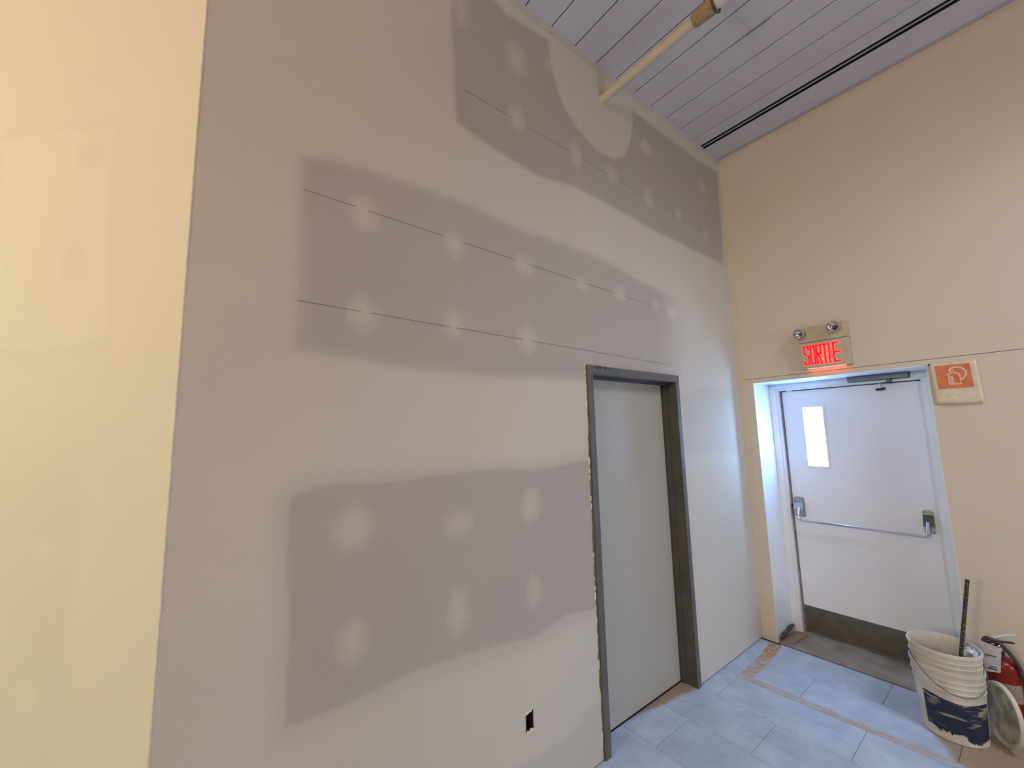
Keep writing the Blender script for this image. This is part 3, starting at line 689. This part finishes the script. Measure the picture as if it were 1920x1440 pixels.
# worn tape on the floor
def ragged_strip(name, p, q, w, m, label, seed, thick=.0008):
    rs = random.Random(seed); p = Vector((*p, 0)); q = Vector((*q, 0)); d = (q-p); L = d.length; d.normalize(); n = Vector((-d.y, d.x, 0)); N = int(L/.018)
    bm = bmesh.new(); A_, B_, C_, D_ = [], [], [], []
    for i in range(N+1):
        c = p + d*(L*i/N); wa = w/2*(1+rs.uniform(-.16, .10)); wb = w/2*(1+rs.uniform(-.16, .10))
        A_.append(bm.verts.new(c+n*wa+Vector((0,0,thick)))); B_.append(bm.verts.new(c-n*wb+Vector((0,0,thick))))
        C_.append(bm.verts.new(c+n*wa)); D_.append(bm.verts.new(c-n*wb))
    for i in range(N):
        bm.faces.new([A_[i], A_[i+1], B_[i+1], B_[i]]); bm.faces.new([A_[i], C_[i], C_[i+1], A_[i+1]]); bm.faces.new([B_[i], B_[i+1], D_[i+1], D_[i]])
    o = obj(name, bm, m); tag(o, label, 'tape'); return o
ragged_strip('floor_tape', (.112, -.040), (.142, -.33), .085, M_TAPE, 'short ochre tape strip on the floor by the corner, starting at the threshold', 1, .0008)
ragged_strip('floor_tape', (.142, -.333), (.150, -.70), .085, mat('faded_ochre_tape', (.42,.32,.22), .8, scale=22, color2=(.42,.40,.42), thresh=(.42,.56), detail=8), 'faded worn tape strip leading from the ochre tape to the long strip', 2, .0011)
ragged_strip('floor_tape', (.10, -.695), (1.30, -.655), .060, M_TAPE2, 'long faded peach tape strip running across the floor toward the buckets', 3, .0015)

# debris in the left corner of the recess
bm = bmesh.new(); rs = random.Random(8)
add_prism(bm, [(.122, .030), (.210, .055), (.235, .300), (.205, .322), (.150, .318), (.122, .20)], lambda u, v, w: (u, v, .0012+w), .010)
o = obj('plywood_scrap', bm, M_WOOD, smooth=False); tag(o, 'dirty brown scrap of board lying in the left corner of the door recess', 'scrap')
bm = bmesh.new()
add_tube(bm, [(.128, .04, .026), (.130, .09, .036), (.128, .15, .046), (.132, .22, .058), (.136, .29, .060)], [.010, .017, .015, .020, .012], 9)
for v in bm.verts: v.co += Vector((rs.uniform(-.003, .003), rs.uniform(-.004, .004), rs.uniform(-.004, .004)))
o = obj('rubble_lump', bm, mat('dark_rubble', (.07, .06, .06), .9, scale=40, color2=(.22, .20, .20), thresh=(.5, .7), bump=1.0)); tag(o, 'dark crumbled rubble along the foot of the left door reveal', 'rubble')

# ------------------------------------------------------------------ ceiling of narrow metal pans
cei = box('ceiling', (-4.3, -9.8, H+.035), (6.3, .5, H+.12), M_GAP)
struct(cei, 'ceiling of long lavender-white metal panels', 'ceiling')
def pan(ya, yb, dz=0.0):
    bm = bmesh.new(); g = .0035
    pr = [(ya-g, .03), (ya-g, .004), (ya-g-.004, 0), (yb+g+.004, 0), (yb+g, .004), (yb+g, .03)]
    add_prism(bm, [(y_, H+z_+dz) for y_, z_ in pr], lambda u, v, w: (-.02-4.2*(u < YC)+w, u, v), 6.2+4.2*(ya < YC+.01))
    return obj('ceiling_panel', bm, M_CEIL, cei)
pan(-.030, -.282); pan(-.006, -.026, .002)
pan(-.346, -.478)
s0 = -.478
for k in range(0, 42):
    pan(s0-.2168*k, s0-.2168*(k+1))
# open slot with a thin light strip in it, near the exit wall
bm = bmesh.new(); add_box(bm, (.0, -.318, H+.002), (6.1, -.311, H+.010)); obj('slot_strip', bm, M_CEIL, cei)
bm = bmesh.new(); add_box(bm, (.0, -.3465, H+.001), (6.1, -.3405, H+.034)); add_box(bm, (.0, -.288, H+.001), (6.1, -.2815, H+.034)); obj('slot_liner', bm, M_GAP, cei)
# lifted lip of one pan
bm = bmesh.new()
add_prism(bm, [(0.62, 0), (.74, -.003), (.86, -.010), (.872, -.004), (.872, .0)], lambda u, v, w: (u, -1.130-w, H+v), .007); obj('bent_lip', bm, M_STRIP, cei)
# compound strip where the partition meets the ceiling
bm = bmesh.new(); rs = random.Random(6)
Ys = np.arange(YC, 0.0, .06)
pts = [(y_, H-.055-.10*smooth(-1.6, -2.4, np.array([y_]))[0]*0-.015*math.sin(y_*2.3)-rs.uniform(0, .006)) for y_ in Ys] + [(0, H-.06)]
va = [bm.verts.new((.002, y_, z_)) for y_, z_ in pts]; vb = [bm.verts.new((.004, y_, H+.001)) for y_, z_ in pts]; vc_ = [bm.verts.new((0, y_, z_-.002)) for y_, z_ in pts]
for i in range(len(pts)-1): bm.faces.new([va[i], va[i+1], vb[i+1], vb[i]]); bm.faces.new([vc_[i], vc_[i+1], va[i+1], va[i]])
obj('ceiling_edge_tape', bm, M_CSTRIP, wallA)

# ------------------------------------------------------------------ pipe entering the partition under the ceiling
t = thing('ceiling_pipe', 'cream painted pipe running from the drywall under the ceiling', 'pipe', (0, -1.740, 4.085))
bm = bmesh.new(); add_tube(bm, [(.0, -1.738, 4.085), (.70, -1.742, 4.085)], .030, 24); obj('pipe_length', bm, M_PIPE, t, smooth=True)
bm = bmesh.new(); add_tube(bm, [(.80, -1.742, 4.085), (5.9, -1.742, 4.085)], .036, 24); obj('pipe_length', bm, mat('white_pipe_paint', (.66, .62, .58), .5), t, smooth=True)
bm = bmesh.new(); add_lathe(bm, [(.034, 0), (.037, .006), (.042, .02), (.040, .05), (.046, .075), (.045, .115), (.038, .12)], (.672, -1.742, 4.085), (1, 0, 0), 24); cp = obj('pipe_coupling', bm, M_COUP, t, smooth=True)
bm = bmesh.new(); add_tube(bm, [(.798, -1.742+.049*math.sin(a_), 4.085+.049*math.cos(a_)) for a_ in np.linspace(0, 2*PI, 25)], .006, 8); obj('clamp_ring', bm, M_JAMB, t, smooth=True)
bm = bmesh.new()
for i in range(3): add_tube(bm, [(.745+.016*i, -1.742, 4.12), (.742+.018*i, -1.735, 4.22), (.748+.014*i, -1.742, H+.01)], .0075, 8)
obj('pipe_hanger', bm, M_BLACK, t, smooth=True)

# ------------------------------------------------------------------ buckets
BX, BY = 1.132, -.320
def bucket(zoff, h, rb, rt, label, name='bucket', with_label=False):
    t = thing(name, label, 'bucket', (BX, BY, zoff))
    def R(z): return rb+(rt-rb)*z/h
    pr = [(rb-.006, 0), (rb, .006)]
    z = .03
    pr += [(R(h*.66), h*.66)]
    for k in range(3):
        zz = h*(.70+.075*k)
        pr += [(R(zz), zz), (R(zz)+.003, zz+.004), (R(zz)+.003, zz+.009), (R(zz)+.0005, zz+.011)]
    pr += [(R(h)+.0005, h-.022), (R(h)+.005, h-.018), (R(h)+.0055, h-.002), (R(h)+.003, h), (R(h)-.001, h-.001), (R(h)-.003, h-.02), (rb-.004, .006), (0.001, .005)]
    bm = bmesh.new(); add_lathe(bm, pr, (BX, BY, zoff), (0,0,1), 64, (True, True)); obj('body', bm, M_BUCKET, t, smooth=True)
    if with_label:
        bm = bmesh.new(); rs = random.Random(12); N = 60; A_, B_, T_, U_ = [], [], [], []
        for i in range(N+1):
            th = math.radians(-131 + 122*i/N); u = i/N
            zt = .232 - .010*smooth(0, .4, np.array([u]))[0] + .004*math.sin(u*9) + rs.uniform(-.0015, .0015)
            zb_ = .047 + .010*math.sin(u*14+1) + (.014 if .22 < u < .35 else 0) - .018*(u > .55) + rs.uniform(-.006, .006)
            for L_, z_ in ((A_, zt), (T_, zt*.62+zb_*.38), (U_, zt*.3+zb_*.7), (B_, zb_)):
                r = R(z_-zoff)+.0009; L_.append(bm.verts.new((BX+r*math.cos(th), BY+r*math.sin(th), z_)))
        for a_, b_ in ((A_, T_), (T_, U_), (U_, B_)):
            for i in range(N): bm.faces.new([a_[i], a_[i+1], b_[i+1], b_[i]])
        obj('label', bm, M_BLABEL, t, smooth=True)
    # wire bail hanging down the front
    zr = zoff + h - .045; rr = R(h)+.009
    th0, th1 = math.radians(-150), math.radians(30)
    drop = .17 if not with_label else .13
    if not with_label:
        pts = []
        for i in range(29):
            u = i/28; th = th0+(th1-th0)*u; z_ = zr - drop*math.sin(PI*u)**.85
            r = max(rr, 0) + .002 - .10*(0)
            r = (rb+(rt-rb)*max(z_, 0)/(zoff+h)) + .013
            pts.append((BX+r*math.cos(th), BY+r*math.sin(th), z_))
        bm = bmesh.new(); add_tube(bm, pts, .0019, 8); obj('handle', bm, M_DKMETAL, t, smooth=True)
    for th in (th0, th1):
        bm = bmesh.new(); add_lathe(bm, [(.013, 0), (.013, .012), (.006, .016)], (BX+(rr-.014)*math.cos(th), BY+(rr-.014)*math.sin(th), zr), (math.cos(th), math.sin(th), 0), 14)
        obj('handle_ear', bm, M_BUCKET, t, smooth=True)
    return t
bucket(0.0, .375, .134, .151, 'white plastic bucket on the floor with torn navy label, lower of the nested two', with_label=True)
bucket(.105, .370, .1260, .1515, 'empty dirty white plastic bucket with wire handle, upper of the nested two')
# rod standing in the bucket
bm = bmesh.new()
add_tube(bm, [tuple(Vector((1.150, -.345, .117)).lerp(Vector((1.2745, -.350, .875)), i/60)) for i in range(61)], [(.0098 if i % 2 else .0085) for i in range(61)], 10)
o = obj('mixing_rod', bm, M_ROD, smooth=False); tag(o, 'thin black plaster-spotted steel rod standing upright in the bucket', 'rod')
# crumpled plastic at the rim
bm = bmesh.new(); rs = random.Random(9); n_ = 9; V = {}
for i in range(n_+1):
    for j in range(n_+1):
        V[i, j] = bm.verts.new((1.195+.075*i/n_+rs.uniform(-.007,.007), -.335+.10*j/n_+rs.uniform(-.007,.007), .425+.045*(1-abs(i/n_-.6)*1.6)+rs.uniform(-.012,.012)))
for i in range(n_):
    for j in range(n_): bm.faces.new([V[i,j], V[i+1,j], V[i+1,j+1], V[i,j+1]])
for v in bm.verts:
    q = Vector((v.co.x-BX, v.co.y-BY)); 
    if q.length > .142: q = q.normalized()*.142; v.co.x = BX+q.x; v.co.y = BY+q.y
o = obj('plastic_wrap', bm, M_BAG); tag(o, 'crumpled clear plastic tucked inside the bucket rim', 'plastic wrap')

# lid leaning on the extinguisher
def lid():
    a, tl, x, y, r = .510, -.085, 1.3207, -.2530, .155
    n = Vector((math.cos(a)*math.cos(tl), math.sin(a)*math.cos(tl), math.sin(tl))); h = Vector((-math.sin(a), math.cos(a), 0)); w = n.cross(h)
    c = Vector((x, y, r*abs(w.z)+.002))
    t = thing('bucket_lid', 'dirty grey-white round bucket lid leaning between bucket and extinguisher', 'lid', (x, y, 0))
    bm = bmesh.new(); add_lathe(bm, [(.001, -.002), (.128, -.002), (.130, -.004), (.130, .001), (.001, .001)], c, tuple(n), 48); obj('lid_plate', bm, M_LID, t, smooth=True)
    bm = bmesh.new(); add_lathe(bm, [(.129, -.003), (.140, -.006), (.143, -.010), (.152, -.010), (.155, -.006), (.155, .008), (.151, .009), (.150, -.004), (.144, -.004), (.131, .001)], c, tuple(n), 56, (False, False)); obj('lid_rim', bm, M_BUCKET, t, smooth=True)
lid()

# fire extinguisher
def extinguisher():
    ex, ey, r = 1.333, -.088, .070
    t = thing('fire_extinguisher', 'red fire extinguisher with white tag standing against the beige wall', 'fire extinguisher', (ex, ey, 0))
    bm = bmesh.new()
    add_lathe(bm, [(r-.010, 0), (r-.002, .004), (r, .012), (r, .345)] + [(r*math.cos(a_)+.016*math.sin(a_), .345+.062*math.sin(a_)) for a_ in np.linspace(.15, PI/2, 9)] + [(.017, .425)], (ex, ey, 0), (0,0,1), 40)
    obj('cylinder', bm, M_RED, t, smooth=True)
    bm = bmesh.new(); add_lathe(bm, [(.020, .418), (.020, .440), (.015, .444), (.015, .475), (.018, .478), (.018, .490)], (ex, ey, 0), (0,0,1), 20)
    add_tube(bm, [(ex, ey, .455), (ex-.035, ey-.02, .455)], .011, 12)
    v = obj('valve', bm, M_BLACK, t, smooth=True)
    bm = bmesh.new(); add_lathe(bm, [(.013, 0), (.014, .004), (.014, .010), (.011, .011)], (ex+.004, ey-.016, .458), (0, -1, 0), 18); obj('gauge', bm, M_CHROME, v, smooth=True)
    # lever and carrying handle
    def blade(p, q, w, th, m, nm):
        p, q = Vector(p), Vector(q); d = (q-p).normalized(); s = d.cross(Vector((0,0,1))).normalized()*w/2; u = s.cross(d).normalized()*th/2
        bm = bmesh.new(); vs_ = []
        for c_ in (p, p.lerp(q, .5)+Vector((0,0,.004)), q):
            vs_.append([bm.verts.new(c_+x_) for x_ in (s+u, s-u, -s-u, -s+u)])
        for A2, B2 in zip(vs_, vs_[1:]):
            for i in range(4): bm.faces.new([A2[i], A2[(i+1)%4], B2[(i+1)%4], B2[i]])
        bm.faces.new(vs_[0]); bm.faces.new(vs_[-1][::-1]); return obj(nm, bm, m, t)
    blade((ex-.035, ey-.03, .500), (ex+.072, ey+.006, .548), .020, .004, M_BAG, 'lever')
    blade((ex-.045, ey-.032, .478), (ex+.060, ey+.003, .498), .022, .004, M_BLACK, 'carry_handle')
    # hose from the valve, down the far side
    P = [(ex-.030, ey-.020, .460), (ex-.052, ey-.040, .480), (ex-.040, ey-.055, .508), (ex+.000, ey-.050, .500), (ex+.035, ey-.050, .462), (ex+.060, ey-.046, .410), (ex+.076, ey-.030, .340), (ex+.082, ey-.022, .25), (ex+.082, ey-.02, .13), (ex+.080, ey-.02, .06)]
    # smooth
    C = []
    for i in range(len(P)-1):
        p0, p1, p2, p3 = [Vector(P[max(0, min(len(P)-1, i+k))]) for k in (-1, 0, 1, 2)]
        for s_ in range(6):
            u = s_/6; C.append(tuple(.5*((2*p1)+(p2-p0)*u+(2*p0-5*p1+4*p2-p3)*u*u+(3*p1-p0-3*p2+p3)*u**3)))
    bm = bmesh.new(); add_tube(bm, C, .0105, 12); obj('hose', bm, M_RUBBER, t, smooth=True)
    # label wrapped on the cylinder, hanging tag
    def wrap(name, th0, th1, za, zb_, m, N=16):
        bm = bmesh.new(); L_ = []
        for i in range(N+1):
            th = math.radians(th0+(th1-th0)*i/N); q = r+.0008
            L_.append((bm.verts.new((ex+q*math.cos(th), ey+q*math.sin(th), za)), bm.verts.new((ex+q*math.cos(th), ey+q*math.sin(th), zb_))))
        for (a_, b_), (c_, d_) in zip(L_, L_[1:]): bm.faces.new([a_, c_, d_, b_])
        return obj(name, bm, m, t, smooth=True)
    wrap('cylinder_label', -125, -15, .19, .285, M_ELABEL)
    bm = bmesh.new(); V = []
    cn = [(ex-.062, ey-.082, .495), (ex+.016, ey-.082, .478), (ex-.002, ey-.088, .345), (ex-.062, ey-.088, .330)]
    a_ = [bm.verts.new(c_) for c_ in cn]; b_ = [bm.verts.new(Vector(c_)+Vector((0, .0012, 0))) for c_ in cn]
    bm.faces.new(a_); bm.faces.new(b_[::-1])
    for i in range(4): bm.faces.new([a_[i], b_[i], b_[(i+1)%4], a_[(i+1)%4]])
    tg = obj('inspection_tag', bm, M_TAG, t)
    bm = bmesh.new(); bm.free()
    for (u_, v_, q_, w_) in ((-.050, -.010, .425, .0030), (-.048, -.014, .352, .006), (-.040, -.012, .366, .004)): box('tag_print', (ex+u_, ey-.0895, q_), (ex+v_, ey-.0840, q_+w_), M_BLACK, tg)
    bm = bmesh.new(); add_tube(bm, [(ex-.03, ey-.078, .462), (ex-.02, ey-.05, .478), (ex, ey-.018, .470)], .0012, 6); obj('tag_string', bm, M_DKMETAL, tg)
extinguisher()

# ------------------------------------------------------------------ rest of the hall shell, behind and beside the camera
def shell(name, a, b, m, label):
    struct(box(name, a, b, m), label)
shell('wall_right', (6.1, -9.7, 0), (6.2, .0, H+.2), M_BEI, 'beige side wall of the hall')
shell('wall_front', (-4.2, -9.8, 0), (6.2, -9.7, H+.2), M_CRM if False else M_BEI, 'far wall of the hall behind the viewer')
shell('wall_side', (-4.3, -9.8, 0), (-4.2, -7.9, H+.2), M_BEI, 'short wall at the end of the angled wall')
